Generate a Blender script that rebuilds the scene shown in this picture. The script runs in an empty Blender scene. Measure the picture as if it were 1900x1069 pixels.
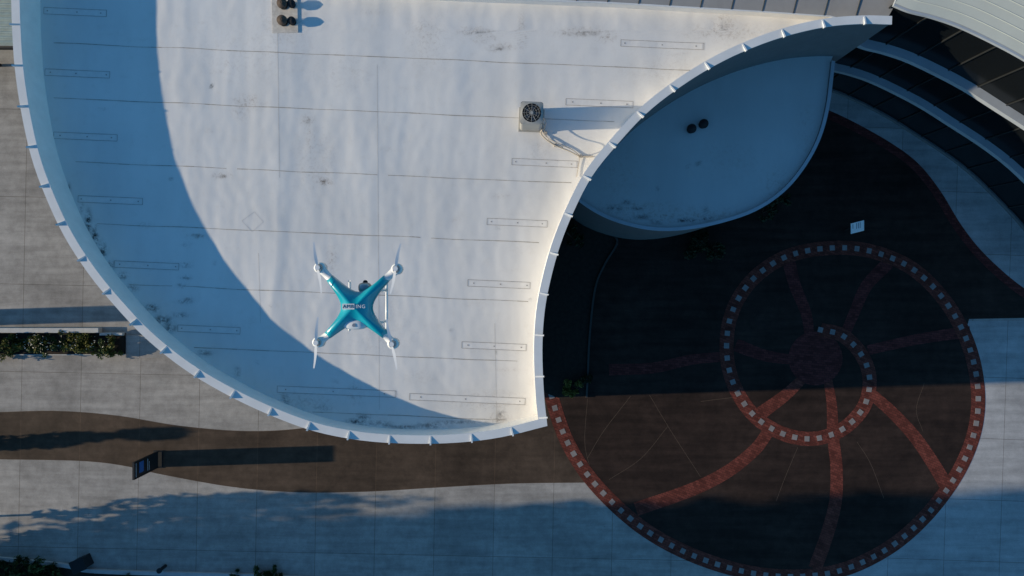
import bpy, math, random
import numpy as np
from mathutils import Vector, Matrix, noise
random.seed(7); np.random.seed(7)
scene=bpy.context.scene
F=1267.0; H=36.7; CX=950.0; CY=534.5
SUN_EL=14.5; SUN_AZ=1.8
ZT=9.87; ZR=8.64; ZL=5.9

def at(u,v,z=0.0):
    """image pixel coordinates, projected through the camera -> metres at height z"""
    d=(H-z)/F  # metres per image pixel at this height
    return Vector(((u-CX)*d,(CY-v)*d,z))

# ---------------------------------------------------------------- materials
def new_mat(name):
    m=bpy.data.materials.new(name); m.use_nodes=True
    nt=m.node_tree; b=nt.nodes['Principled BSDF']
    return m,nt,b
def N(nt,t,**k):
    n=nt.nodes.new(t)
    for a,v in k.items(): setattr(n,a,v)
    return n
def objco(nt,scale=(1,1,1),rot=0.0):
    g=N(nt,'ShaderNodeNewGeometry'); mp=N(nt,'ShaderNodeMapping')
    mp.inputs['Scale'].default_value=scale; mp.inputs['Rotation'].default_value=(0,0,rot)
    nt.links.new(g.outputs['Position'],mp.inputs['Vector']); return mp.outputs['Vector']
def noise_n(nt,vec,scale,detail=6,rough=.6,dist=0):
    n=N(nt,'ShaderNodeTexNoise'); n.inputs['Scale'].default_value=scale
    n.inputs['Detail'].default_value=detail; n.inputs['Roughness'].default_value=rough; n.inputs['Distortion'].default_value=dist
    if vec is not None: nt.links.new(vec,n.inputs['Vector'])
    return n.outputs['Fac']
def ramp(nt,fac,stops):
    r=N(nt,'ShaderNodeValToRGB'); e=r.color_ramp.elements
    while len(e)<len(stops): e.new(.5)
    for i,(p,c) in enumerate(stops):
        e[i].position=p; e[i].color=(c,c,c,1) if not hasattr(c,'__len__') else (*c,1)
    nt.links.new(fac,r.inputs['Fac']); return r.outputs['Color']
def mix(nt,fac,a,b,mode='MIX'):
    m=N(nt,'ShaderNodeMix',data_type='RGBA',blend_type=mode)
    for i,x in ((0,fac),(6,a),(7,b)):
        if hasattr(x,'links'): nt.links.new(x,m.inputs[i])
        elif i==0: m.inputs[0].default_value=x
        else: m.inputs[i].default_value=(*x,1)
    return m.outputs[2]
def math_n(nt,op,a,b=None):
    m=N(nt,'ShaderNodeMath',operation=op)
    for i,x in enumerate((a,b)):
        if x is None: continue
        if hasattr(x,'links'): nt.links.new(x,m.inputs[i])
        else: m.inputs[i].default_value=x
    return m.outputs[0]
def bump(nt,b,h,strength=.3,dist=.02):
    n=N(nt,'ShaderNodeBump'); n.inputs['Strength'].default_value=strength; n.inputs['Distance'].default_value=dist
    nt.links.new(h,n.inputs['Height']); nt.links.new(n.outputs['Normal'],b.inputs['Normal'])

def simple(name,col,rough=.7,metal=0,var=.15,scale=3.0,bmp=0,bscale=20,spec=.3):
    m,nt,b=new_mat(name)
    v=objco(nt); f=noise_n(nt,v,scale)
    c=mix(nt,f,[x*(1-var*1.6) for x in col],[min(1,x*(1+var*1.6)) for x in col])
    nt.links.new(c,b.inputs['Base Color'])
    b.inputs['Roughness'].default_value=rough; b.inputs['Metallic'].default_value=metal
    b.inputs['Specular IOR Level'].default_value=spec
    if bmp: bump(nt,b,noise_n(nt,v,bscale),bmp)
    return m

def concrete(name,col,joint=None,rot=0,off=(0,0),var=.18,stain=.3,jc=.48,drag=.16):
    m,nt,b=new_mat(name)
    v=objco(nt)
    big=noise_n(nt,v,.22,8,.65); mid=noise_n(nt,v,1.7,8,.7); fine=noise_n(nt,v,22,4,.7)
    c=mix(nt,ramp(nt,big,[(.32,0.0),(.7,1.0)]),[x*(1-var) for x in col],[x*(1+var) for x in col])
    c=mix(nt,1.0,c,ramp(nt,mid,[(.3,1-stain),(.62,1.0)]),'MULTIPLY')
    c=mix(nt,1.0,c,ramp(nt,fine,[(.3,.86),(.7,1.08)]),'MULTIPLY')
    v2=objco(nt,(.22,2.6,1),.62); st=noise_n(nt,v2,1.0,5,.6)
    c=mix(nt,1.0,c,ramp(nt,st,[(.38,1-drag),(.55,1.0),(.72,1+drag*.7)]),'MULTIPLY')
    vs=noise_n(nt,v,4.5,3,.5)
    c=mix(nt,ramp(nt,vs,[(.70,0.),(.76,.45)]),c,[x*.45 for x in col])
    if joint:
        br=N(nt,'ShaderNodeTexBrick'); br.offset=0; br.squash=1
        mp=N(nt,'ShaderNodeMapping'); g=N(nt,'ShaderNodeNewGeometry')
        mp.inputs['Rotation'].default_value=(0,0,rot); mp.inputs['Location'].default_value=(off[0],off[1],0)
        nt.links.new(g.outputs['Position'],mp.inputs['Vector']); nt.links.new(mp.outputs['Vector'],br.inputs['Vector'])
        br.inputs['Scale'].default_value=1; br.inputs['Brick Width'].default_value=joint[0]; br.inputs['Row Height'].default_value=joint[1]
        br.inputs['Mortar Size'].default_value=.016; br.inputs['Mortar Smooth'].default_value=.4
        br.inputs['Color1'].default_value=(1,1,1,1); br.inputs['Color2'].default_value=(.88,.88,.885,1); br.inputs['Mortar'].default_value=(jc,jc*.95,jc*.9,1)
        c=mix(nt,1.0,c,br.outputs['Color'],'MULTIPLY')
    nt.links.new(c,b.inputs['Base Color']); b.inputs['Roughness'].default_value=.85
    b.inputs['Specular IOR Level'].default_value=.2
    bump(nt,b,fine,.12,.01)
    return m

def brickmat(name,col,rot=0):
    m,nt,b=new_mat(name); br=N(nt,'ShaderNodeTexBrick')
    v=objco(nt,(1,1,1),rot); nt.links.new(v,br.inputs['Vector'])
    br.inputs['Scale'].default_value=1; br.inputs['Brick Width'].default_value=.24; br.inputs['Row Height'].default_value=.12
    br.inputs['Mortar Size'].default_value=.009
    br.inputs['Color1'].default_value=(*[x*1.25 for x in col],1); br.inputs['Color2'].default_value=(*[x*.65 for x in col],1)
    br.inputs['Mortar'].default_value=(col[0]*.4,col[1]*.6,col[2]*.6,1)
    c=mix(nt,1.0,br.outputs['Color'],ramp(nt,noise_n(nt,v,1.5),[(.3,.7),(.65,1.12)]),'MULTIPLY')
    nt.links.new(c,b.inputs['Base Color']); b.inputs['Roughness'].default_value=.85; b.inputs['Specular IOR Level'].default_value=.15
    return m

def roofmat(name,base=(.88,.86,.825)):
    m,nt,b=new_mat(name); v=objco(nt)
    a=N(nt,'ShaderNodeAttribute',attribute_name='dirt'); k=N(nt,'ShaderNodeAttribute',attribute_name='mold')
    big=noise_n(nt,v,.3,6,.6); mid=noise_n(nt,v,2.2,8,.7); fine=noise_n(nt,v,6,10,.8,.6)
    c=mix(nt,ramp(nt,big,[(.35,0.),(.7,1.)]),[x*.93 for x in base],base)
    c=mix(nt,ramp(nt,mid,[(.54,0.),(.8,.3)]),c,(.66,.61,.54))
    v2=objco(nt,(.5,.12,1),.05); st=noise_n(nt,v2,1.6,4,.6)
    c=mix(nt,1.0,c,ramp(nt,st,[(.35,.94),(.65,1.0)]),'MULTIPLY')
    v3=objco(nt,(.02,.36,1),.043); st3=noise_n(nt,v3,1.0,1,.3)
    c=mix(nt,1.0,c,ramp(nt,st3,[(.35,.955),(.65,1.0)]),'MULTIPLY')
    d0=math_n(nt,'MULTIPLY',a.outputs['Fac'],.16)
    c=mix(nt,d0,c,(.52,.44,.36))
    d=math_n(nt,'MULTIPLY',a.outputs['Fac'],ramp(nt,fine,[(.49,0.),(.64,.85)]))
    c=mix(nt,d,c,(.30,.235,.18))
    d2=math_n(nt,'MULTIPLY',k.outputs['Fac'],ramp(nt,noise_n(nt,v,4,10,.8),[(.42,0.),(.58,.95)]))
    c=mix(nt,d2,c,(.05,.053,.055))
    nt.links.new(c,b.inputs['Base Color']); b.inputs['Roughness'].default_value=.6; b.inputs['Specular IOR Level'].default_value=.2
    bump(nt,b,noise_n(nt,v,3.0,3,.5,1.2),.16,.012)
    return m

M={}
M['conc']=concrete('pavement_concrete',(.48,.45,.415),(3.19,4.7),math.radians(1.2),(.72,.35))
M['concR']=concrete('walk_concrete',(.52,.51,.50),(3.0,3.3),math.radians(2),(.3,.6),stain=.2)
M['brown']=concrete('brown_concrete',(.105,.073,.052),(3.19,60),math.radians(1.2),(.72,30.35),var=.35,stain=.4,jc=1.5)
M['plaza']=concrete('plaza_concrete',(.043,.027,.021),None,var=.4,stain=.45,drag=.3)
M['brick']=brickmat('red_brick',(.175,.048,.035),.4)
M['brickd']=brickmat('dark_and_shaded_red_brick',(.14,.036,.032),.1)  # dark red of border and disc, also the shaded copy for spokes
M['paver']=simple('pale_paver',(.26,.235,.225),.8,var=.3,scale=1.5)
M['line']=simple('paving_joint',(.12,.085,.06),.9)
M['roof']=roofmat('roof_membrane_white')
M['coping']=simple('coping_white_metal',(.74,.75,.75),.4,var=.10,scale=1.2,spec=.4)
M['ledge']=simple('ledge_gray_metal',(.42,.46,.50),.5,var=.12,scale=1.2,spec=.3)
M['stucco']=simple('white_stucco',(.80,.78,.74),.8,var=.08,scale=2,bmp=.1)
M['stuccod']=simple('shade_gray_stucco',(.14,.15,.16),.85,var=.12,scale=2,bmp=.1)  # stucco grayed for walls in shadow, the shade put into the colour
M['seam']=simple('seam_weld',(.40,.37,.33),.7,var=.5,scale=5)
M['patch']=simple('patch_edge',(.38,.36,.34),.7,var=.4,scale=7)
M['patchfill']=simple('patch_membrane',(.79,.77,.74),.6,var=.08,scale=5)
M['faint']=simple('faded_patch_edge',(.70,.67,.63),.7,var=.12,scale=9)
M['tile']=simple('gray_roof_panel',(.31,.305,.30),.6,var=.12,scale=1.5)
M['metal']=simple('standing_seam_roof',(.55,.57,.51),.5,var=.08,scale=.8)
M['glass']=simple('dark_glass',(.008,.010,.012),.2,var=.1,spec=.25)
M['mull']=simple('mullion_dark',(.025,.028,.03),.6)
M['black']=simple('black_rubber',(.02,.02,.022),.7)
M['rust']=simple('rusty_vent',(.10,.07,.05),.7,var=.5,scale=14)
M['acbody']=simple('ac_paint',(.38,.37,.34),.5,var=.1)
M['acdark']=simple('ac_dark',(.04,.04,.042),.5)
M['acgrille']=simple('ac_grille',(.36,.36,.35),.5)
M['pipe']=simple('pipe_insulation',(.46,.41,.34),.7)
M['bark']=simple('bark',(.12,.085,.06),.9,var=.3,scale=8)
M['soil']=simple('soil',(.035,.026,.02),.95,var=.4,scale=5)
M['blue']=simple('sign_blue',(.03,.12,.35),.5)
M['signblk']=simple('sign_black',(.015,.018,.022),.5)
M['white']=simple('white_paint',(.8,.8,.8),.5,var=.03)
M['text']=simple('print_gray',(.12,.15,.2),.6)
def plastic(name,col,rough=.3,coat=.3):
    m,nt,b=new_mat(name); b.inputs['Roughness'].default_value=rough; b.inputs['Coat Weight'].default_value=coat
    f=noise_n(nt,objco(nt),40); c=mix(nt,f,[x*.94 for x in col],[min(1,x*1.06) for x in col]); nt.links.new(c,b.inputs['Base Color']); return m
M['teal']=plastic('teal_shell',(.0,.36,.46)); M['dwhite']=plastic('white_shell',(.84,.84,.84)); M['silver']=simple('motor_silver',(.45,.45,.46),.35,metal=.7)
def leafmat(name,c1,c2,sc=1.2):
    m,nt,b=new_mat(name); f=noise_n(nt,objco(nt),sc,3)
    c=mix(nt,ramp(nt,f,[(.35,0.),(.65,1.)]),c1,c2); nt.links.new(c,b.inputs['Base Color']); b.inputs['Roughness'].default_value=.6
    b.inputs['Specular IOR Level'].default_value=.2
    return m
M['leaf']=leafmat('leaves_green',(.03,.055,.02),(.09,.13,.04),2.5)
M['leafd']=leafmat('leaves_shaded_green',(.012,.02,.01),(.03,.045,.02),2.5)  # darker leaf copy for shrubs in shadow, shade put into the colour
M['leafy']=leafmat('leaves_yellow_green',(.07,.085,.02),(.17,.17,.04),5)
M['flower']=leafmat('flower_petals',(.5,.5,.45),(.7,.68,.6),5)

# ---------------------------------------------------------------- mesh helpers
def mesh(name,verts,faces,mat,parent=None,smooth=False):
    me=bpy.data.meshes.new(name); me.from_pydata([tuple(v) for v in verts],[],faces); me.validate(); me.update()
    if isinstance(mat,(list,tuple)):
        for x in mat: me.materials.append(x)
    else: me.materials.append(mat)
    if smooth: me.polygons.foreach_set('use_smooth',[True]*len(me.polygons))
    o=bpy.data.objects.new(name,me); scene.collection.objects.link(o)
    if parent: o.parent=parent
    return o
def empty(name,loc=(0,0,0)):
    e=bpy.data.objects.new(name,None); e.empty_display_size=.3; scene.collection.objects.link(e); e.location=loc; 
    bpy.context.view_layer.update(); return e
def spline(pts,n=8):
    P=[Vector(p) for p in pts]; out=[]
    for i in range(len(P)-1):
        p0=P[i-1] if i>0 else P[i]*2-P[i+1]; p1=P[i]; p2=P[i+1]; p3=P[i+2] if i+2<len(P) else P[i+1]*2-P[i]
        for k in range(n):
            t=k/n
            out.append(.5*((2*p1)+(p2-p0)*t+(2*p0-5*p1+4*p2-p3)*t*t+(3*p1-p0-3*p2+p3)*t**3))
    out.append(P[-1]); return out
def w2(pts,z): return [at(u,v,z) for u,v in pts]
def offset(poly,d):
    out=[]
    for i,p in enumerate(poly):
        a=poly[max(i-1,0)]; b=poly[min(i+1,len(poly)-1)]
        d1=(p-a).to_2d(); d2=(b-p).to_2d()
        if d1.length<1e-6: d1=d2
        if d2.length<1e-6: d2=d1
        d1=d1.normalized(); d2=d2.normalized()
        n1=Vector((-d1.y,d1.x)); n2=Vector((-d2.y,d2.x)); n=(n1+n2).normalized()
        s=1/max(.45,n.dot(n1)); out.append(Vector((p.x+n.x*d*s,p.y+n.y*d*s,p.z)))
    return out
def resample(poly,step):
    out=[];acc=0;nxt=0
    for a,b in zip(poly,poly[1:]):
        L=(b-a).length
        if L<1e-9: continue
        while nxt<=acc+L:
            t=(nxt-acc)/L; out.append((a.lerp(b,t),(b-a).normalized())); nxt+=step
        acc+=L
    return out
def band(name,poly,o1,o2,z,mat,parent=None):
    A=offset(poly,o1); B=offset(poly,o2); n=len(A)
    v=[(p.x,p.y,z) for p in A]+[(p.x,p.y,z) for p in B]
    return mesh(name,v,[(i+n,i,i+1,i+n+1)[::-1] for i in range(n-1)],mat,parent)
def boxband(name,poly,o1,o2,z0,z1,mat,parent=None):
    A=offset(poly,o1); B=offset(poly,o2); n=len(A); v=[];f=[]
    for p,q in zip(A,B): v+=[(p.x,p.y,z0),(p.x,p.y,z1),(q.x,q.y,z1),(q.x,q.y,z0)]
    for i in range(n-1):
        a=4*i;b=a+4
        for k in range(4):
            k2=(k+1)%4; f.append((a+k,b+k,b+k2,a+k2))
    f.append((0,1,2,3)); e=4*(n-1); f.append((e+3,e+2,e+1,e))
    return mesh(name,v,f,mat,parent)
def poly(name,pts,z,mat,parent=None):
    me=mesh(name,[(p.x,p.y,z) for p in pts],[tuple(range(len(pts)))],mat,parent)
    if me.data.polygons[0].normal.z<0: me.data.flip_normals()
    return me
class B:
    def __init__(s): s.v=[];s.f=[];s.m=[]
    def box(s,c,sz,rz=0,mi=0):
        b=len(s.v); cs,sn=math.cos(rz),math.sin(rz)
        for dx in(-.5,.5):
            for dy in(-.5,.5):
                for dz in(-.5,.5):
                    x,y,z=dx*sz[0],dy*sz[1],dz*sz[2]
                    s.v.append((c[0]+x*cs-y*sn,c[1]+x*sn+y*cs,c[2]+z))
        for q in((0,1,3,2),(4,6,7,5),(0,4,5,1),(2,3,7,6),(0,2,6,4),(1,5,7,3)):
            s.f.append(tuple(b+i for i in q)); s.m.append(mi)
    def cyl(s,c,r,h,n=20,mi=0,r2=None):
        r2=r if r2 is None else r2; b=len(s.v)
        for k in range(n):
            a=2*math.pi*k/n; s.v.append((c[0]+r*math.cos(a),c[1]+r*math.sin(a),c[2]))
        for k in range(n):
            a=2*math.pi*k/n; s.v.append((c[0]+r2*math.cos(a),c[1]+r2*math.sin(a),c[2]+h))
        for k in range(n):
            s.f.append((b+k,b+(k+1)%n,b+n+(k+1)%n,b+n+k)); s.m.append(mi)
        s.f.append(tuple(b+n+k for k in range(n))); s.m.append(mi)
        s.f.append(tuple(b+k for k in range(n))[::-1]); s.m.append(mi)
    def tube(s,pts,r,n=8,mi=0):
        b=len(s.v); m=len(pts); rr=r if hasattr(r,'__len__') else [r]*m
        for i,p in enumerate(pts):
            p=Vector(p); t=(Vector(pts[min(i+1,m-1)])-Vector(pts[max(i-1,0)])).normalized()
            u=t.cross(Vector((0,0,1))); 
            if u.length<.05: u=t.cross(Vector((1,0,0)))
            u.normalize(); w=t.cross(u)
            for k in range(n):
                a=2*math.pi*k/n; q=p+(u*math.cos(a)+w*math.sin(a))*rr[i]; s.v.append(tuple(q))
        for i in range(m-1):
            for k in range(n):
                s.f.append((b+i*n+k,b+i*n+(k+1)%n,b+(i+1)*n+(k+1)%n,b+(i+1)*n+k)); s.m.append(mi)
        s.f.append(tuple(b+k for k in range(n))); s.m.append(mi)
        s.f.append(tuple(b+(m-1)*n+k for k in range(n))); s.m.append(mi)
    def quad(s,*p,mi=0):
        b=len(s.v); s.v+= [tuple(x) for x in p]; s.f.append(tuple(range(b,b+len(p)))); s.m.append(mi)
    def obj(s,name,mats,parent=None,smooth=False,bevel=0):
        if not isinstance(mats,(list,tuple)): mats=[mats]
        o=mesh(name,s.v,s.f,mats,parent,smooth)
        if len(o.data.polygons)==len(s.m): o.data.polygons.foreach_set('material_index',s.m)
        if bevel:
            md=o.modifiers.new('b','BEVEL'); md.width=bevel; md.segments=2
        return o

# ---------------------------------------------------------------- ground
S=400
mesh('ground',[(-S,-S,0),(S,-S,0),(S,S,0),(-S,S,0)],[(0,1,2,3)],M['conc'])
top=spline(w2([(-400,775),(-150,770),(0,765),(110,763),(220,772),(330,790),(450,800),(560,795),(700,770),(850,740),(1010,700)],0),8)
bot=spline(w2([(-400,845),(-150,850),(0,852),(150,855),(230,864),(300,880),(430,903),(550,913),(680,912),(800,905),(950,897),(1100,895)],0),8)
walkp=empty('brown_walkway')
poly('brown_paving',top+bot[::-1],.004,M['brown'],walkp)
band('edge_joint_near',bot,-.012,.012,.008,M['line'],walkp); band('edge_joint_far',top,-.012,.012,.008,M['line'],walkp)

spiral=spline(w2([(1522,612),(1562,622),(1596,655),(1613,700),(1604,752),(1565,795),(1510,814),(1450,804),(1398,770),(1362,715),(1348,650),(1358,580),(1395,520),(1455,478),(1530,461),(1610,465),(1690,497),(1752,557),(1795,635),(1814,720),(1808,800),(1775,880),(1715,960),(1640,1022),(1545,1062),(1430,1068),(1310,1040),(1200,985),(1110,905),(1055,825),(1026,745),(1015,690)],0),8)
n8=8
outer=spiral[18*n8:]
walk_in=spline(w2([(1430,165),(1480,182),(1545,208),(1600,235),(1660,270),(1705,305),(1745,355),(1785,420),(1830,475),(1900,535),(1975,575),(2080,600)],0),6)
pz=offset(outer,-.30)
plaza=pz+w2([(985,700),(960,600),(960,300),(1300,120)],0)+walk_in+w2([(2080,592),(1900,590),(1798,592)],0)
pzE=empty('spiral_plaza')
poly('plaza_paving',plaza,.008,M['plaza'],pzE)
band('spiral_brick_border',spiral,-.38,.38,.013,M['brick'],pzE)
bp=B()
for p,d in resample(spiral,.665):
    bp.box((p.x,p.y,.016),(.28*random.uniform(.9,1.05),.28,.012),math.atan2(d.y,d.x)+random.uniform(-.04,.04))
bp.obj('spiral_stone_pavers',M['paver'],pzE)
spokes=[([(1487,705),(1455,735),(1400,775)],.30,.42),
 ([(1425,802),(1400,835),(1350,875),(1285,908),(1180,945)],.36,.42),
 ([(1535,700),(1543,750),(1545,800)],.26,.36),([(1546,815),(1552,870),(1550,930),(1535,990),(1512,1055)],.36,.42),
 ([(1618,732),(1655,765),(1695,808),(1728,855),(1758,905)],.34,.42),
 ([(1610,650),(1690,632),(1750,622),(1800,616)],.3,.36),([(1568,620),(1585,580),(1608,530),(1648,488)],.3,.4),
 ([(1502,620),(1495,580),(1475,530),(1462,480)],.3,.4),([(1475,668),(1420,660),(1365,640)],.3,.4),([(1340,662),(1280,668),(1210,683),(1130,686)],.3,.35)]
for si,(pts,w0,w1) in enumerate(spokes):
    c=spline(w2(pts,0),8)
    n=len(c); v=[];A=offset(c,1);Bq=offset(c,-1)
    for i in range(n):
        w=(w0+(w1-w0)*i/(n-1))*.88
        v.append(tuple(c[i]+(A[i]-c[i])*w)); v.append(tuple(c[i]+(Bq[i]-c[i])*w))
    v=[(x,y,.0105) for x,y,z in v]
    mesh('brick_spoke',v,[(2*i,2*i+1,2*i+3,2*i+2) for i in range(n-1)],M['brick'] if si<5 else M['brickd'],pzE)  # spokes lying in shadow take the darker brick, shade painted into their colour
c0=at(1513,665,0)
poly('brick_disc',[Vector((c0.x+1.45*math.cos(a)*1.0,c0.y+1.45*math.sin(a),0)) for a in [i*math.pi/24 for i in range(48)]],.0118,M['brickd'],pzE)
for pts in [[(1205,733),(1245,800),(1300,885)],[(1090,740),(1085,820),(1095,870)],[(1480,830),(1455,890),(1440,930)],[(1590,820),(1615,860),(1640,925)],
            [(1715,710),(1700,760),(1712,800)],[(1130,890),(1190,850),(1240,790)],[(1300,745),(1380,735)],[(1170,735),(1120,800),(1090,850)]]:
    band('plaza_joint',spline(w2(pts,0),6),-.009,.009,.0095,M['line'],pzE)
wall_E=spline(w2([(1660,6),(1690,18),(1730,28),(1780,45),(1840,73),(1900,105),(1960,143),(2040,195),(2105,245),(2173,311),(2241,385),(2300,470)],9.7),6)
base=[Vector((p.x,p.y,0)) for p in wall_E]
cwE=empty('curved_walkway')
poly('walkway_slab',walk_in+base[::-1],.012,M['concR'],cwE)
band('walkway_brick_border',walk_in,-.45,0.0,.017,M['brickd'],cwE)
poly('east_pavement',w2([(1797,596),(2600,590),(2600,1500),(1560,1500),(1560,1085)],0)+[p for p in offset(spiral[17*n8:25*n8],-.36)][::-1],.006,M['concR'])
kb=spline(w2([(1078,395),(1120,425),(1145,448),(1122,490),(1104,535),(1094,620),(1090,700),(1088,737)],0),6)
pbE=empty('planting_bed')
boxband('bed_kerb',kb,-.05,.05,0,.12,simple('kerb_concrete',(.07,.066,.06),.8),pbE)
poly('bed_soil',kb+w2([(1040,740),(990,720),(970,500),(1000,400)],0),.03,M['soil'],pbE)

# ---------------------------------------------------------------- main hall
hall=empty('round_hall_building')
left_px=[(22,-260),(22,-120),(23,-60),(24,0),(26,60),(31,130),(43,210),(61,290),(86,360),(121,435),(166,505),(215,565),(272,625),(340,680),(412,724),(492,763),(580,796),(670,814),(760,820),(850,818),(930,808),(1012,788)]
right_px=[(1012,788),(1006,730),(1003,650),(1007,580),(1018,520),(1036,455),(1062,390),(1096,325),(1141,268),(1195,210),(1250,166),(1310,127),(1375,94),(1450,66),(1530,47),(1600,41),(1655,42)]
Lp=spline(w2(left_px,ZT),4); Rp=spline(w2(right_px,ZT),4)
full=Lp[:-1]+Rp
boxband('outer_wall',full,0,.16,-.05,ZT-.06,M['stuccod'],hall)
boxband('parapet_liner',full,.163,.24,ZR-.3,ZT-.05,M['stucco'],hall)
boxband('parapet_coping',full,-.07,.26,ZT-.05,ZT,M['coping'],hall)
rb=B()
for p,d in resample(full,1.62):
    n=Vector((-d.y,d.x,0)); c=p+n*.09
    a=c-n*.20; e=c+n*.14; t=d*.030
    hz_=.10+random.uniform(-.02,.02)
    P=[a-t,a+t,e+t,e-t]; zs=[ZT+hz_,ZT+hz_,ZT+.006,ZT+.006]
    bb=len(rb.v)
    rb.v+=[(q.x,q.y,ZT-.04) for q in P]+[(q.x,q.y,z) for q,z in zip(P,zs)]
    for q in((0,1,5,4),(1,2,6,5),(2,3,7,6),(3,0,4,7),(4,5,6,7)): rb.f.append(tuple(bb+i for i in q)); rb.m.append(0)
rb.obj('coping_joint_covers',M['coping'],hall)

clip=offset(full,.12)
clipP=[(p.x,p.y) for p in clip]; 
topY=clip[0].y
cut=[p for p in clipP]
def xs(Y):
    r=[]
    for (x1,y1),(x2,y2) in zip(cut,cut[1:]):
        if (y1-Y)*(y2-Y)<=0 and y1!=y2: r.append(x1+(x2-x1)*(Y-y1)/(y2-y1))
    return r
xr_top=at(1600,41,ZT).x; y_top_r=max(p[1] for p in clipP[-20:])-.02
def span(Y):
    r=xs(Y)
    lo=min(r); hi=max(r)
    if Y>y_top_r-.05 or len(r)<2: hi=xr_top
    return lo,hi
rx=at(515,0,ZR).x
def hz(x,y):
    h=.022*noise.noise(Vector((x*.55,y*.10,3)))+.012*noise.noise(Vector((x*1.5,y*.35,9)))+.006*noise.noise(Vector((x*3,y*2.0,1)))
    rr=rx+.25*noise.noise(Vector((0,y*.3,5)))-max(0,(-y+2))*.08
    h+=.026*math.exp(-abs(x-rr)/.9)
    return h
Y0=min(p[1] for p in clipP)+.03; Y1=topY-.5
NR,NC=230,360; V=[];Fc=[]
for j in range(NR):
    Y=Y0+(Y1-Y0)*j/(NR-1); lo,hi=span(Y)
    for i in range(NC):
        x=lo+(hi-lo)*i/(NC-1); V.append((x,Y,ZR+hz(x,Y)))
for j in range(NR-1):
    for i in range(NC-1):
        a=j*NC+i; Fc.append((a,a+1,a+NC+1,a+NC))
roof=mesh('roof_membrane',V,Fc,M['roof'],hall,True)
VA=np.array(V)
def spots(obj,VA,name,lst,z):
    tot=np.zeros(len(VA))
    for u,v,ru,rv,s in lst:
        p=at(u,v,z); k=(H-z)/F
        tot=np.maximum(tot,s*np.exp(-(((VA[:,0]-p.x)/(ru*k))**2+((VA[:,1]-p.y)/(rv*k))**2)))
    at_=obj.data.attributes.new(name,'FLOAT','POINT'); at_.data.foreach_set('value',np.clip(tot,0,1.5).astype(np.float32))
dirt=[(790,60,26,22,.6),(880,58,24,7,1.3),(900,70,20,9,1.0),(930,88,22,7,1.2),(968,60,6,30,1.0),(1080,60,40,7,1.4),(1125,70,14,8,1.1),(1345,50,22,22,1.0),(460,190,26,12,.8),(445,205,16,18,.5),
 (570,225,12,8,1.3),(575,255,8,34,.6),(600,338,14,7,1.4),(585,300,36,60,.35),(412,326,16,6,1.1),(366,438,18,4,1.2),(615,480,10,25,.6),(660,730,14,16,.9),(480,100,120,60,.2),
 (1345,60,70,14,.7),(1240,130,60,30,.3),(1000,280,20,20,.35),(530,35,40,50,.5),(795,85,40,50,.3),(905,745,60,18,.6),(925,775,16,14,1),(560,745,60,20,.5),(780,700,30,10,.3),(700,610,60,60,.2),(640,130,60,40,.2)]
for k in range(45): dirt.append((random.uniform(100,1300),random.uniform(20,780),random.uniform(8,30),random.uniform(2,6),random.uniform(.2,.5)))
mold=[(164,412,6,20,1.3),(176,440,6,20,1.3),(190,466,7,14,1.2),(208,492,8,8,1.0),(228,512,9,6,1.1),(246,534,9,6,.9),(282,572,12,7,1.1),(302,594,14,8,1.3),(316,608,10,7,1.2),(150,385,5,10,.8),
 (345,492,10,3,1.1),(343,515,10,3,1),(337,530,7,3,1),(340,560,12,3,1),(335,585,14,4,.9),(380,655,14,5,.8),(665,783,18,5,1.4),(675,775,10,6,1.1),(600,757,14,4,.9),(655,728,8,5,1.1),
 (930,772,6,10,1.1),(800,790,30,4,1.0),(750,793,30,4,.9),(392,159,3,4,1.3),(350,557,8,5,.8),(440,690,6,8,.8),(127,350,4,8,.9),(530,742,5,12,.9),(705,786,20,4,1.0),(850,783,50,3,.8),(1345,50,6,10,.7),(925,90,12,3,.8),(890,60,14,3,.8),(1090,62,26,3,.8),(368,438,8,2,1.1),(412,327,6,2,.9),(600,338,4,2,1),(572,225,4,2,.9)]
for k in range(14): mold.append((random.uniform(300,1000),random.uniform(330,790),random.uniform(2,6),random.uniform(1.5,3),random.uniform(.5,.8)))
spots(roof,VA,'dirt',dirt,ZR); spots(roof,VA,'mold',mold,ZR)

def deckstrip(bb,p,q,w,dz,mi=0):
    L=(q-p).length; n=max(2,int(L/.35)); d=(q-p).normalized(); nn=Vector((-d.y,d.x,0))*w*.5
    b0=len(bb.v)
    for i in range(n+1):
        c=p.lerp(q,i/n)
        for s in (-1,1):
            x=c.x+nn.x*s; y=c.y+nn.y*s; bb.v.append((x,y,ZR+hz(x,y)+dz))
    for i in range(n):
        a=b0+2*i; bb.f.append((a,a+1,a+3,a+2)); bb.m.append(mi)
sb=B()
for v0 in [-35,78,180,297,410,520,632,742]:
    u=40
    pts=[]
    while u<1560:
        v=v0+(u-60)*.043+.8*noise.noise(Vector((u*.01,v0,0)))*2
        p=at(u,v,ZR); lo,hi=span(min(max(p.y,Y0),Y1))
        if lo+.35<p.x<hi-.35: pts.append(p)
        u+=20
    for a,c in zip(pts,pts[1:]):
        if (c-a).length<1.2 and random.random()<.98: deckstrip(sb,a,c,random.choice([.018,.024,.030]),.007)
for ux,va,vb in [(515,20,330),(700,120,760),(918,600,790),(480,470,600)]:
    a=at(ux,va,ZR); c=at(ux+4,vb,ZR); deckstrip(sb,a,c,.008,.006)
sb.obj('membrane_seams',M['seam'],hall)
pb=B()
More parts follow.
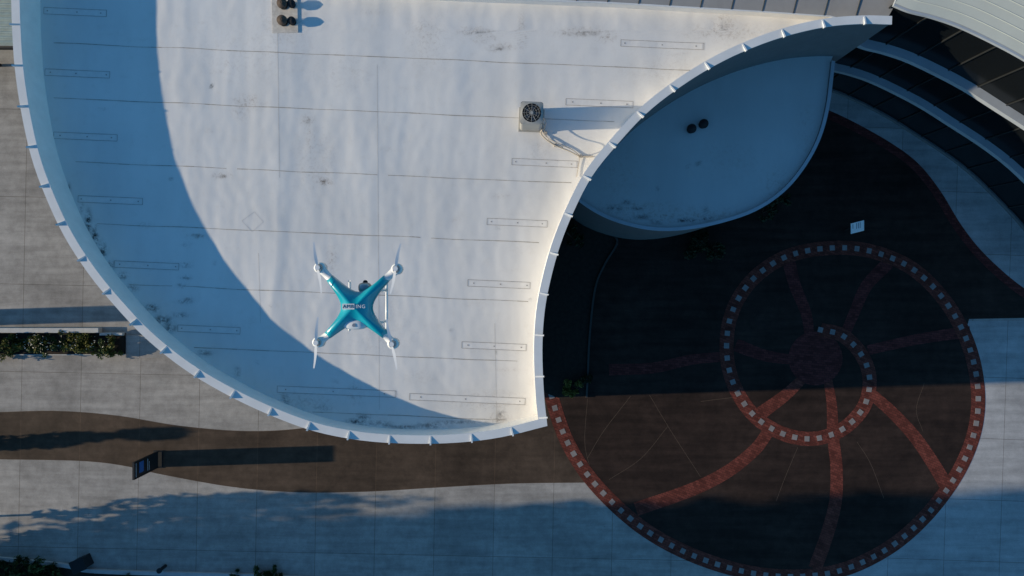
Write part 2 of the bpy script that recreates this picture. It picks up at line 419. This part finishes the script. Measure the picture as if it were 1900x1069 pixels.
def patch(u,v,L,h=14,rot=.043):
    c1=at(u,v,ZR); d=Vector((1,-rot,0)).normalized(); nn=Vector((-d.y,d.x,0)); k=(H-ZR)/F
    A=c1; Bq=c1+d*L*k; C=Bq-nn*h*k; D=A-nn*h*k
    for p,q in((A,Bq),(Bq,C),(C,D),(D,A)): deckstrip(pb,p,q,.018,.009,0)
    mA=(A+D)/2+d*.05; mB=(Bq+C)/2-d*.05
    deckstrip(pb,mA,mB,h*k*.9,.0045,1)
    for t in (.06,.5,.94):
        q=mA.lerp(mB,t+random.uniform(-.03,.03)); pb.box((q.x,q.y,ZR+hz(q.x,q.y)+.011),(.05,.05,.006),0,0)
for u,v,L in [(82,14,116),(84,128,120),(100,245,118),(145,363,120),(212,484,120),(330,603,116),(1152,74,154),(1050,183,125),(950,294,122),(904,405,112),(868,519,116),(857,634,120),
              (515,716,220),(760,730,215)]: patch(u,v,L,12)
pb.obj('membrane_patches',[M['patch'],M['patchfill']],hall)
db=B(); q=[at(449,410,ZR),at(472,393,ZR),at(489,412,ZR),at(468,430,ZR)]
for i in range(4): deckstrip(db,q[i],q[(i+1)%4],.02,.004)
db.obj('square_patch',M['faint'],hall)

# ---------------------------------------------------------------- upper roof strip
up=empty('upper_roof_wing')
ZS=ZR+.50
ed=[Vector((p.x,p.y,ZS)) for p in w2([(560,-13),(760,-1),(1130,14),(1400,30),(1530,39)],ZR)]
q=at(1655,41,ZT); ed.append(Vector((q.x,q.y+.02,ZS)))
far=[Vector((p.x+.9,p.y+5.0,ZS+1.3)) for p in ed]
far[-1]=Vector((ed[-1].x+2.3,ed[-1].y+5,ZS+1.3))
n=len(ed)
mesh('panel_roof',ed+far,[(i,i+1,n+i+1,n+i) for i in range(n-1)],M['tile'],up)
mesh('step_wall',[(p.x,p.y,ZS-.02) for p in ed]+[(p.x,p.y,ZR-.2) for p in ed],[(i,n+i,n+i+1,i+1) for i in range(n-1)],M['stucco'],up)
boxband('step_edge_trim',ed,-.03,.015,ZS-.05,ZS+.01,M['coping'],up)
sr=B()
for p,d in resample(ed,1.25):
    i=Vector((p.x+.9,p.y+5.0,ZS+1.3))
    sr.tube([p+Vector((0,0,.01)),i+Vector((0,0,.01))],.016,4)
sr.obj('panel_joints',M['mull'],up)

# ---------------------------------------------------------------- glass wing
gw=empty('curved_glass_building')
def vwall(name,pl,z0,z1,mat,par,off=0):
    A=offset(pl,off); n=len(A)
    return mesh(name,[(p.x,p.y,z0) for p in A]+[(p.x,p.y,z1) for p in A],[(i,i+1,n+i+1,n+i) for i in range(n-1)],mat,par)
vwall('glass_curtain_wall',wall_E,0,9.6,M['glass'],gw)
boxband('roof_eave',wall_E,-.10,.20,9.58,9.70,M['ledge'],gw)
boxband('floor_ledge_upper',wall_E[3:],-.40,-.01,6.25,6.5,M['ledge'],gw)
boxband('floor_ledge_lower',wall_E[3:],-.36,-.01,3.1,3.35,M['ledge'],gw)
boxband('base_plinth',wall_E,-.10,-.01,0,.25,M['stuccod'],gw)
mb=B()
for p,d in resample(wall_E,1.5):
    nn=Vector((d.y,-d.x,0)); c=p+nn*.03; mb.box((c.x,c.y,4.8),(.04,.06,9.5),math.atan2(d.y,d.x))
mb.obj('mullions',M['mull'],gw)
ri=[Vector((p.x,p.y,9.72)) for p in wall_E]; ro=[Vector((p.x+7,p.y+9,12.0)) for p in wall_E]; n=len(ri)
mesh('metal_roof',ri+ro,[(i,i+1,n+i+1,n+i) for i in range(n-1)],M['metal'],gw)
mr=B()
for k in range(1,30):
    t=k/30.0
    pts=[a.lerp(b,t)+Vector((0,0,.0)) for a,b in zip(ri,ro)]
    mr.tube(pts,.020,4)
mr.obj('standing_seams',M['metal'],gw)

# ---------------------------------------------------------------- leaf shaped low roof
leaf=empty('leaf_shaped_annex_building')
low_px=[(1060,360),(1083,380),(1120,402),(1165,418),(1215,427),(1270,426),(1335,414),(1400,392),(1452,358),(1490,315),(1520,262),(1538,200),(1549,113)]
Ll=spline(w2(low_px,ZL+.18),5)
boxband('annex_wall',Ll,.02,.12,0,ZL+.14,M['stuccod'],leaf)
boxband('annex_coping',Ll,-.02,.13,ZL+.14,ZL+.18,M['ledge'],leaf)
ci=[p for p in offset(Ll,.10)]
Lroof=[Vector((p.x,p.y,ZL)) for p in ci]+[Vector((p.x,p.y,ZL)) for p in w2([(1560,60),(1540,20),(1300,60),(1100,200),(1020,320)],ZL)]
LP=[(p.x,p.y) for p in Lroof]+[(Lroof[0].x,Lroof[0].y)]
ys=[p[1] for p in LP]; y0,y1=min(ys)+.02,max(ys)-.02; Vl=[];Fl=[];nr,nc=90,120
for j in range(nr):
    Y=y0+(y1-y0)*j/(nr-1); r=[]
    for (xa,ya),(xb,yb) in zip(LP,LP[1:]):
        if (ya-Y)*(yb-Y)<=0 and ya!=yb: r.append(xa+(xb-xa)*(Y-ya)/(yb-ya))
    for i in range(nc):
        x=min(r)+(max(r)-min(r))*i/(nc-1); Vl.append((x,Y,ZL+.02*noise.noise(Vector((x*.4,Y*.4,0)))))
for j in range(nr-1):
    for i in range(nc-1):
        a=j*nc+i; Fl.append((a,a+1,a+nc+1,a+nc))
lr=mesh('annex_roof',Vl,Fl,roofmat('annex_membrane',(.62,.64,.63)),leaf,True)
VL=np.array(Vl)
spots(lr,VL,'dirt',[(1250,400,160,14,.9),(1180,385,70,12,.8),(1440,350,30,40,.6),(1150,330,40,60,.4),(1350,300,60,40,.3),(1500,250,20,60,.4)],ZL)
spots(lr,VL,'mold',[(1268,409,12,3,1.5),(1312,405,7,4,1.5),(1283,410,6,4,1.3),(1190,403,14,4,1.1),(1218,412,10,4,1.1),(1160,375,10,5,.9),(1140,388,14,5,1.1),(1295,303,4,3,1.3),(1277,308,3,3,1.3),(1310,390,3,8,.9),(1220,350,3,3,.9),(1185,388,12,3,.9)],ZL)

# ---------------------------------------------------------------- roof vents
def vent(loc,s=1.0,mat='rust'):
    e=empty('roof_vent',loc); b=B()
    b.cyl((0,0,0),.17*s,.05*s,20,0); b.cyl((0,0,.05*s),.10*s,.22*s,20,0); b.cyl((0,0,.24*s),.21*s,.07*s,24,1,.20*s); b.cyl((0,0,.31*s),.20*s,.06*s,24,1,.05*s)
    for k in range(8):
        a=k*math.pi/4; b.box((.14*s*math.cos(a),.14*s*math.sin(a),.2*s),(.02*s,.02*s,.14*s),a,0)
    b.obj('vent_hood',[M['mull'],M[mat]],e); return e
for (u,v) in [(527,11),(543,10),(527,42),(544,42)]: vent(at(u,v,ZR+.02),1.0 if u<530 else .8,'rust' if u<530 else 'black')
pd=B(); 
c=at(529,29,ZR); pd.box((c.x,c.y,ZR+.02),(1.05,1.45,.05),.03); pd.obj('vent_pad',simple('pad_stained',(.66,.61,.54),.8,var=.3,scale=5),hall)
for u,v in [(1281,241),(1303,232)]: vent(at(u,v,ZL+.02),1.0,'black')

# ---------------------------------------------------------------- air conditioner
ac=empty('air_conditioner_unit',at(985,223,ZR)); hA=1.15; w=.90
ac.rotation_euler=(0,0,-.04)
def rrect(w,r,n=6):
    o=[]
    for cx,cy,a0 in((w/2-r,w/2-r,0),(-w/2+r,w/2-r,90),(-w/2+r,-w/2+r,180),(w/2-r,-w/2+r,270)):
        for k in range(n+1):
            a=math.radians(a0+90*k/n); o.append((cx+r*math.cos(a),cy+r*math.sin(a)))
    return o
R0=rrect(w,.12); m=len(R0)
b=B()
lev=[(.06,1.0)]
z=.06
while z<hA-.08: lev+= [(z+.03,.975),(z+.045,1.0)]; z+=.045
lev.append((hA,1.0))
for zi,s in lev: b.v+=[(x*s,y*s,zi) for x,y in R0]
for i in range(len(lev)-1):
    for k in range(m): b.f.append((i*m+k,i*m+(k+1)%m,(i+1)*m+(k+1)%m,(i+1)*m+k)); b.m.append(0)
b.obj('louvred_casing',M['acbody'],ac)
b=B(); rf=.37; K=48
sq=[]
for k in range(K):
    a=2*math.pi*k/K; ca,sa=math.cos(a),math.sin(a); t=(w/2)/max(abs(ca),abs(sa)); 
    t=min(t,w/2*1.27); sq.append((ca*t,sa*t))
for k in range(K):
    a=2*math.pi*k/K; b.v.append((rf*math.cos(a),rf*math.sin(a),hA+.03))
b.v+=[(x,y,hA) for x,y in sq]; b.v+=[(rf*math.cos(2*math.pi*k/K),rf*math.sin(2*math.pi*k/K),hA-.16) for k in range(K)]
for k in range(K):
    k2=(k+1)%K; b.f.append((k,k2,K+k2,K+k)); b.m.append(0); b.f.append((k,2*K+k,2*K+k2,k2)); b.m.append(1)
b.f.append(tuple(2*K+k for k in range(K))); b.m.append(1)
b.obj('top_panel',[M['acbody'],M['acdark']],ac)
b=B()
for k in range(5):
    a0=2*math.pi*k/5
    pts=[]
    for rr,da,zz_ in ((.07,-.3,-.01),(.30,-.28,-.02),(.31,.28,.02),(.07,.35,.01)):
        pts.append((rr*math.cos(a0+da),rr*math.sin(a0+da),hA-.08+zz_))
    b.quad(*pts)
b.cyl((0,0,hA-.14),.08,.12,20)
b.obj('fan_blades',simple('fan_gray',(.10,.10,.11),.4),ac)
b=B()
for rr in (.10,.20,.30): b.tube([(rr*math.cos(2*math.pi*k/40),rr*math.sin(2*math.pi*k/40),hA+.035+.02*(1-rr/.35)) for k in range(41)],.004,4)
for k in range(12):
    a=k*math.pi/6; b.tube([(.05*math.cos(a),.05*math.sin(a),hA+.055),(.38*math.cos(a),.38*math.sin(a),hA+.035)],.0045,4)
b.cyl((0,0,hA+.04),.06,.03,16)
b.obj('fan_grille',M['acgrille'],ac)
b=B(); b.box((0,0,.03),(1.0,1.0,.06)); b.box((.48,.1,.5),(.08,.35,.5)); b.obj('base_and_service_box',M['acbody'],ac,bevel=.01)
def pipe(name,pts,r,par=None):
    P=spline([at(u,v,ZR+z) for u,v,z in pts],6); b=B(); b.tube(P,r,8); return b.obj(name,M['pipe'],par,True)
pg=empty('refrigerant_piping')
pipe('line_set',[(1004,226,.45),(1011,235,.35),(1003,246,.1),(1012,258,.14),(1030,270,.16),(1055,280,.12),(1076,291,.1)],.028,pg)
pipe('conduit',[(1002,232,.3),(1006,244,.32),(1016,256,.40),(1035,266,.50),(1060,277,.36),(1077,290,.08)],.018,pg)
pipe('power_whip',[(1006,218,.5),(1013,226,.2),(1010,240,.06),(1020,262,.05),(1045,274,.06)],.014,pg)
pipe('condensate_line',[(1076,291,.06),(1073,310,.05),(1070,328,.05)],.014,pg)
b=B()
for u,v in[(1076,290),(1030,270),(1012,247)]:
    q=at(u,v,ZR); b.box((q.x,q.y,ZR+.06),(.14,.10,.10),.3); 
q=at(1088,291,ZR); b.box((q.x,q.y,ZR+.06),(.55,.06,.07),0)
b.obj('pipe_supports',M['pipe'],pg,bevel=.008)

# ---------------------------------------------------------------- foliage
def leaves(b,c,r,n,size,mi=0,clusters=0):
    cl=[]
    if clusters:
        for _ in range(clusters):
            while True:
                q=Vector([random.uniform(-1,1) for _ in range(3)])
                if .35<q.length<=1: break
            cl.append((Vector((q.x*r[0],q.y*r[1],q.z*r[2])),random.uniform(.22,.42)))
    for _ in range(n):
        while True:
            q=Vector([random.uniform(-1,1) for _ in range(3)])
            if q.length<=1: break
        if cl:
            cc,s=random.choice(cl); p=Vector(c)+cc+Vector((q.x*r[0],q.y*r[1],q.z*r[2]))*s
        else: p=Vector(c)+Vector((q.x*r[0],q.y*r[1],q.z*r[2]))
        u=Vector([random.gauss(0,1) for _ in range(3)]).normalized(); w=u.orthogonal().normalized()
        s=size*random.uniform(.6,1.3)
        b.quad(p-u*s*.6,p+w*s*.32,p+u*s*.6,p-w*s*.32,mi=mi)
def tree(u,v,h,r,n=5000,ls=.34,z0=None,name='tree',clusters=44):
    base=at(u,v,0); e=empty(name,base); b=B()
    z0=h*.2 if z0 is None else z0
    b.tube([(0,0,0),(.1,.05,h*.3),(0,.1,h*.6),(.05,0,h*.88)],[.035*h*.5,.026*h*.5,.016*h*.5,.004*h],8)
    for k in range(9):
        a=k*2.4; zb=z0+(h-z0)*(k/11); L=r*random.uniform(.55,.85)
        b.tube([(0,.05,zb),(L*.5*math.cos(a),L*.5*math.sin(a),zb+L*.25),(L*math.cos(a),L*math.sin(a),zb+L*.6)],[.1*min(1,h/8),.06*min(1,h/8),.02],6)
    b.obj('trunk_and_limbs',M['bark'],e)
    b=B(); leaves(b,(0,0,(h+z0)/2),(r,r,(h-z0)/2),n,ls,clusters=clusters); b.obj('crown',M['leaf'],e)
    return e
def shrub(u,v,r,h,n,size=.09,mat='leaf',name='shrub',z=0,flowers=0,sub=4):
    p=at(u,v,z); e=empty(name,p); b=B()
    for k in range(sub):
        a=random.uniform(0,6.28); b.tube([(0,0,0),(r*.3*math.cos(a),r*.3*math.sin(a),h*.4),(r*.6*math.cos(a),r*.6*math.sin(a),h*.8)],[.02,.014,.006],5,1)
    leaves(b,(0,0,h*.5),(r,r,h*.5),n,size,0,clusters=7+int(r*6))
    if flowers: leaves(b,(0,0,h*.7),(r*.9,r*.9,h*.4),flowers,size*.8,2)
    b.obj('foliage',[M[mat],M['bark'],M['flower']],e); return e

# to the west: street trees whose long shadows fall across the pavement
tree(-230,1130,17,4.0,11000,.52,1.6,clusters=60); tree(-260,1330,18,4.6,7000,.5,2.0)
tree(-500,1110,19,3.6,9000,.55,2.0,clusters=60); tree(-760,1170,25,4.6,11000,.65,3.0,clusters=60); tree(-800,1370,25,5.0,7000,.6,3.0); tree(-1250,1195,32,4.6,10000,.7,5.0,clusters=60)
tree(-120,962,6.3,.95,1500,.24,1.8,clusters=18); tree(-230,826,5.0,.5,900,.22,1.2,clusters=14)
tree(-100,1035,4.4,1.2,2000,.22,.5,clusters=16)

# planter on the left
pl=empty('planter')
b=B()
def bx(b,u0,v0,u1,v1,z0,z1,mi=0):
    p=at(u0,v0,0);q=at(u1,v1,0); b.box(((p.x+q.x)/2,(p.y+q.y)/2,(z0+z1)/2),(abs(q.x-p.x),abs(q.y-p.y),z1-z0),0,mi)
bx(b,-140,608,190,617,0,.35); bx(b,190.5,617,233,622,0,.3); bx(b,-140,657,236,659,0,.10)
b.obj('planter_wall',simple('planter_concrete',(.55,.55,.54),.7,var=.15),pl,bevel=.02)
b=B(); bx(b,-140,617.5,233,656.5,.0,.08); b.obj('planter_soil',M['soil'],pl)
for k in range(20):
    u=-110+k*17+random.uniform(-7,7)
    if 90<u<135 and k%2: continue
    shrub(u,639+random.uniform(-8,9),random.uniform(.42,.70),random.uniform(.4,.9),random.randint(500,750),.12,'leaf' if random.random()<.6 else 'leafy','shrub',.08,flowers=random.choice([5,20,35]))
b=B(); bx(b,237,622,345,664,.0,.14); b.obj('concrete_landing',M['conc'])
p=at(-170,594,0); b=B(); b.box((p.x,p.y,2.1),(.6,.85,4.2)); b.box((p.x,p.y,4.25),(.75,1.0,.1)); b.obj('shadow_casting_pillar',M['stucco'],None,bevel=.02)  # unseen pillar, added to cast the dark band across the west pavement

# bottom-left planting
bedp=spline(w2([(-100,1030),(0,1036),(120,1048),(170,1058),(300,1063),(420,1066),(560,1072),(700,1085)],0),6)
gb=empty('garden_bed')
boxband('bed_edging_kerb',bedp,-.1,.1,0,.14,simple('kerb_pale',(.5,.5,.5),.7),gb)
poly('garden_bed_soil',offset(bedp,-.1)+w2([(700,1400),(-100,1400)],0),.02,M['soil'],gb)
for u,v,r,h in [(10,1055,.75,.8),(45,1046,.6,.9),(85,1052,.7,1.0),(105,1075,.8,.8),(60,1080,.9,.8),(-30,1050,.9,1.0),(490,1060,.5,.6),(512,1063,.45,.5),(440,1064,.25,.4),(240,1090,.7,.6),(330,1095,.6,.5),(600,1110,.7,.6)]:
    shrub(u,v,r,h,int(1000*r),.16,'leaf')
e=empty('bollard_light',at(307,1050,0)); b=B(); b.cyl((0,0,0),.09,.6,16); b.cyl((0,0,.6),.14,.08,16); b.obj('post_and_cap',M['signblk'],e)
e=empty('utility_box',at(160,1040,0)); b=B(); b.box((0,0,.35),(.7,.6,.7),.4); b.box((0,0,.72),(.78,.68,.05),.4); b.obj('cabinet',M['signblk'],e,bevel=.02)

# bushes near hall/annex
shrub(1060,715,.55,.7,800,.12,'leafy'); shrub(1085,700,.4,.8,400,.1,'leafd')
shrub(1290,460,.8,.9,900,.14,'leafd'); shrub(1320,462,.6,.8,600,.14,'leafd'); shrub(1415,395,.5,1.1,500,.13,'leafd'); shrub(1440,375,.5,1.1,400,.13,'leafd'); shrub(1060,440,.6,.8,500,.13,'leafd')

# ---------------------------------------------------------------- free-standing sign
e=empty('freestanding_sign',at(294,852,0)); b=B()
b.box((0,0,1.25),(.07,.80,2.3)); b.obj('panel',M['signblk'],e)
b=B(); b.box((0,.42,1.22),(.1,.04,2.44)); b.box((0,-.42,1.22),(.1,.04,2.44)); b.box((0,0,2.42),(.1,.79,.04)); b.box((0,0,.02),(.5,.95,.04)); b.obj('frame',M['signblk'],e)
b=B(); b.box((.04,.05,1.75),(.01,.55,.40)); b.obj('blue_graphic',M['blue'],e)
b=B(); b.box((.04,0,1.15),(.012,.6,.04)); b.box((.04,-.08,1.0),(.012,.45,.03)); b.box((.04,0,2.25),(.012,.7,.04)); b.obj('print',M['ledge'],e)
# small placard in the plaza
e=empty('placard_sign',at(1576,424,0)); b=B()
for s in(-.25,.25): b.tube([(s,-.1,0),(s,0,.8)],.025,8)
b.obj('legs',M['mull'],e)
b=B(); b.box((0,0,0),(.72,.60,.03)); o=b.obj('board',M['white'],e,bevel=.01); o.location=(0,0,.85); o.rotation_euler=(.45,0,.25)
b=B(); 
for k,(x,y,L) in enumerate([(-.25,.1,.12),(-.05,.15,.05),(.05,.15,.05),(.14,.15,.05),(-.05,0,.05),(.05,0,.05),(.14,0,.05)]): b.box((x,y,.018),(.03,L+.12,.004))
o=b.obj('board_print',M['text'],e); o.location=(0,0,.85); o.rotation_euler=(.45,0,.25)

# corrugated canopy far upper-left
e=empty('corrugated_canopy'); zc=3.2
p0=at(-250,-200,zc); p1=at(23,86,zc)
V=[];Fq=[];nx=160
for i in range(nx+1):
    y=p0.y+(p1.y-p0.y)*i/nx
    z=zc+.045*math.sin(i*1.3)
    V+=[(p0.x,y,z+.3),(p1.x+1.5,y,z)]
for i in range(nx): Fq.append((2*i,2*i+1,2*i+3,2*i+2))
mesh('corrugated_sheet',V,Fq,simple('pale_green_sheet',(.45,.52,.47),.5,var=.2,scale=3),e)
b=B(); b.box(((p0.x+p1.x)/2,p1.y-.05,zc-.1),(abs(p1.x-p0.x)+3,.1,.25)); b.box((p1.x-3,p1.y+.1,1.5),(.15,.15,3.0)); b.obj('beam_and_post',M['mull'],e)

# ---------------------------------------------------------------- DRONE
ZD=H-2.26; dc=at(660,570,ZD); k=2.26/F
dr=empty('quadcopter_drone',dc)
def d2(x,y): return (x*k,-y*k)
tips=[(-51,-55),(57,-55),(55,54),(-55,54)]
waist=[(3,-16),(16,1),(1,19),(-16,1)]
out=[]
def corner(t,s,w=6.5):
    a=math.atan2(t[1],t[0]); return (t[0]-math.sin(a)*w*s, t[1]+math.cos(a)*w*s)
for i in range(4):
    A=corner(tips[i],1); Bq=corner(tips[(i+1)%4],-1); wq=waist[i]
    ctrl=(wq[0]*1.15,wq[1]*1.15)
    for j in range(17):
        t=j/16; x=(1-t)**3*A[0]+3*(1-t)**2*t*ctrl[0]+3*(1-t)*t*t*ctrl[0]+t**3*Bq[0]; y=(1-t)**3*A[1]+3*(1-t)**2*t*ctrl[1]+3*(1-t)*t*t*ctrl[1]+t**3*Bq[1]
        out.append((x,y))
def hub(p):
    x,y=p; r=math.hypot(x,y); rh=29
    if r<rh*1.25: 
        s=max(r,rh+ (r-rh)*.35)/r; return (x*s,y*s)
    return p
out=[hub(p) for p in out]
no=len(out); rings=[(1.0,-.028),(1.0,-.012),(.985,-.004),(.95,.003),(.88,.009),(.76,.0155),(.6,.022),(.42,.027),(.22,.030),(.08,.031)]
V=[];Fq=[]
for s,z in rings: V+=[(*d2(x*s,y*s),z) for x,y in out]
for i in range(len(rings)-1):
    for j in range(no): Fq.append((i*no+j,i*no+(j+1)%no,(i+1)*no+(j+1)%no,(i+1)*no+j))
Fq.append(tuple((len(rings)-1)*no+j for j in range(no)))
mesh('upper_shell',V,Fq,M['teal'],dr,True)
V=[];rg=[(.995,-.012),(.97,-.034),(.6,-.05),(.2,-.055)]
for s,z in rg: V+=[(*d2(x*s,y*s),z) for x,y in out]
Fq=[]
for i in range(len(rg)-1):
    for j in range(no): Fq.append((i*no+j,(i+1)*no+j,(i+1)*no+(j+1)%no,i*no+(j+1)%no))
Fq.append(tuple((len(rg)-1)*no+j for j in range(no)))
mesh('lower_shell',V,Fq,M['dwhite'],dr,True)
motors=[(-67,-73),(76,-71),(69,68),(-70,65)]
b=B(); bs=B(); props=B()
for (mx,my),t in zip(motors,tips):
    X,Y=d2(mx,my); tx,ty=d2(*t)
    b.tube([(tx*.93,ty*.93,-.012),((X+tx)/2,(Y+ty)/2,-.010),(X,Y,-.008)],[.0125,.0135,.0175],12)
    b.cyl((X,Y,-.03),.0185,.036,24,0,.0175)
    bs.cyl((X,Y,.006),.0135,.010,24,0,.011); bs.cyl((X,Y,.016),.005,.010,12)
    b.tube([(X,Y,-.03),(X*1.0,Y,-.045)],[.014,.006],12)
b.obj('motor_arms',M['dwhite'],dr,True); bs.obj('motors',M['silver'],dr)
angs=[math.radians(98),math.radians(78),math.radians(101),math.radians(85)]
for (mx,my),an in zip(motors,angs):
    X,Y=d2(mx,my)
    for sgn in(0,math.pi):
        a=an+sgn; n=12; base_=len(props.v)
        for i in range(n+1):
            t=i/n; r=.006+.078*t; ch=(.0025+.0036*math.sin(min(1,t*2.2)*math.pi*.6))*(1-.6*t); tw=math.radians(12-8*t)
            for s in(-1,1):
                lx=r; ly=s*ch*math.cos(tw)+.002*math.sin(t*3); lz=s*ch*math.sin(tw)
                props.v.append((X+lx*math.cos(a)-ly*math.sin(a),Y+lx*math.sin(a)+ly*math.cos(a),.024+lz))
        for i in range(n):
            q=base_+2*i; props.f.append((q,q+1,q+3,q+2)); props.m.append(0)
    props.cyl((X,Y,.019),.008,.010,16)
props.obj('propellers',M['dwhite'],dr)
b=B()
for s in(-1,1):
    x=.066*s+.003
    b.tube([(x,.088,-.175),(x,.08,-.182),(x,-.08,-.182),(x,-.088,-.175)],.0048,8)
    for y in(.055,-.055): b.tube([(x*.55,y*.75,-.03),(x*.95,y,-.10),(x,y,-.18)],.005,8)
b.obj('landing_gear',M['dwhite'],dr,True)
def ellip(name,c,r,mat,seg=24):
    b=B(); n=seg;m=12
    for i in range(m+1):
        th=math.pi*i/m
        for j in range(n):
            ph=2*math.pi*j/n; sx=lambda q:math.copysign(abs(q)**.75,q)
            b.v.append((c[0]+r[0]*sx(math.sin(th)*math.cos(ph)),c[1]+r[1]*sx(math.sin(th)*math.sin(ph)),c[2]+r[2]*sx(math.cos(th))))
    for i in range(m):
        for j in range(n): b.f.append((i*n+j,(i+1)*n+j,(i+1)*n+(j+1)%n,i*n+(j+1)%n)); b.m.append(0)
    return b.obj(name,mat,dr,True)
X,Y=d2(-1,31); ellip('battery_cap',(X,Y,-.004),(.042,.019,.022),M['dwhite'])
X,Y=d2(-1,33); b=B(); b.cyl((X,Y,.016),.006,.003,16); b.obj('power_button',M['silver'],dr)
X,Y=d2(12,-36); ellip('gimbal_camera',(X,Y,-.045),(.022,.018,.022),M['silver'])
b=B(); b.cyl((X,Y+.018,-.052),.008,.006,16); b.obj('camera_lens',M['black'],dr)
b=B()
X,Y=d2(-9.5,-1.5); 
def rr2(cx,cy,w,h,z):
    return [(cx-w/2,cy-h/2,z),(cx+w/2,cy-h/2,z),(cx+w/2,cy+h/2,z),(cx-w/2,cy+h/2,z)]
b.quad(*rr2(X,Y,.040,.0185,.0325)); b.obj('label_plate',M['dwhite'],dr)
def text(name,s,x,y,size,mat,z):
    cu=bpy.data.curves.new(name,'FONT'); cu.body=s; cu.size=size; cu.align_x='CENTER'; cu.align_y='CENTER'; cu.extrude=.0002; cu.materials.append(mat); cu.space_character=1.15
    o=bpy.data.objects.new(name,cu); scene.collection.objects.link(o); o.parent=dr; o.location=(x,y,z); return o
text('lettering_dark','AMB',X,Y,.0165,simple('ink_teal',(.0,.10,.15),.5),.0330)
X2,_=d2(13,0); text('lettering_white','ING',X2,Y,.0165,M['dwhite'],.0330)

# ---------------------------------------------------------------- light, world, camera
world=bpy.data.worlds.new('World'); scene.world=world; world.use_nodes=True
nt=world.node_tree; bg=nt.nodes['Background']; sky=nt.nodes.new('ShaderNodeTexSky'); sky.sky_type='NISHITA'; sky.sun_disc=False
sky.sun_elevation=math.radians(SUN_EL); sky.sun_rotation=math.radians(268.2); sky.ozone_density=5.0; sky.air_density=1.0; sky.dust_density=.2
tint=mix(nt,1.0,sky.outputs[0],(.64,.97,.97),'MULTIPLY')
nt.links.new(tint,bg.inputs[0]); bg.inputs[1].default_value=.15
sd=bpy.data.lights.new('sun','SUN'); sd.energy=5; sd.angle=math.radians(.5); sd.color=(1,.84,.61)
so=bpy.data.objects.new('sun',sd); scene.collection.objects.link(so); e=math.radians(SUN_EL); a=math.radians(SUN_AZ)
so.rotation_euler=Vector((math.cos(e)*math.cos(a),math.cos(e)*math.sin(a),-math.sin(e))).to_track_quat('-Z','Y').to_euler()
so.location=(-60,-2,30)
cam=bpy.data.cameras.new('camera'); cam.lens=36*F/1900; cam.sensor_width=36; cam.clip_start=.1; cam.clip_end=2000
co=bpy.data.objects.new('camera',cam); scene.collection.objects.link(co); co.location=(0,0,H); scene.camera=co
scene.view_settings.view_transform='Standard'; scene.view_settings.look='None'; scene.view_settings.exposure=0
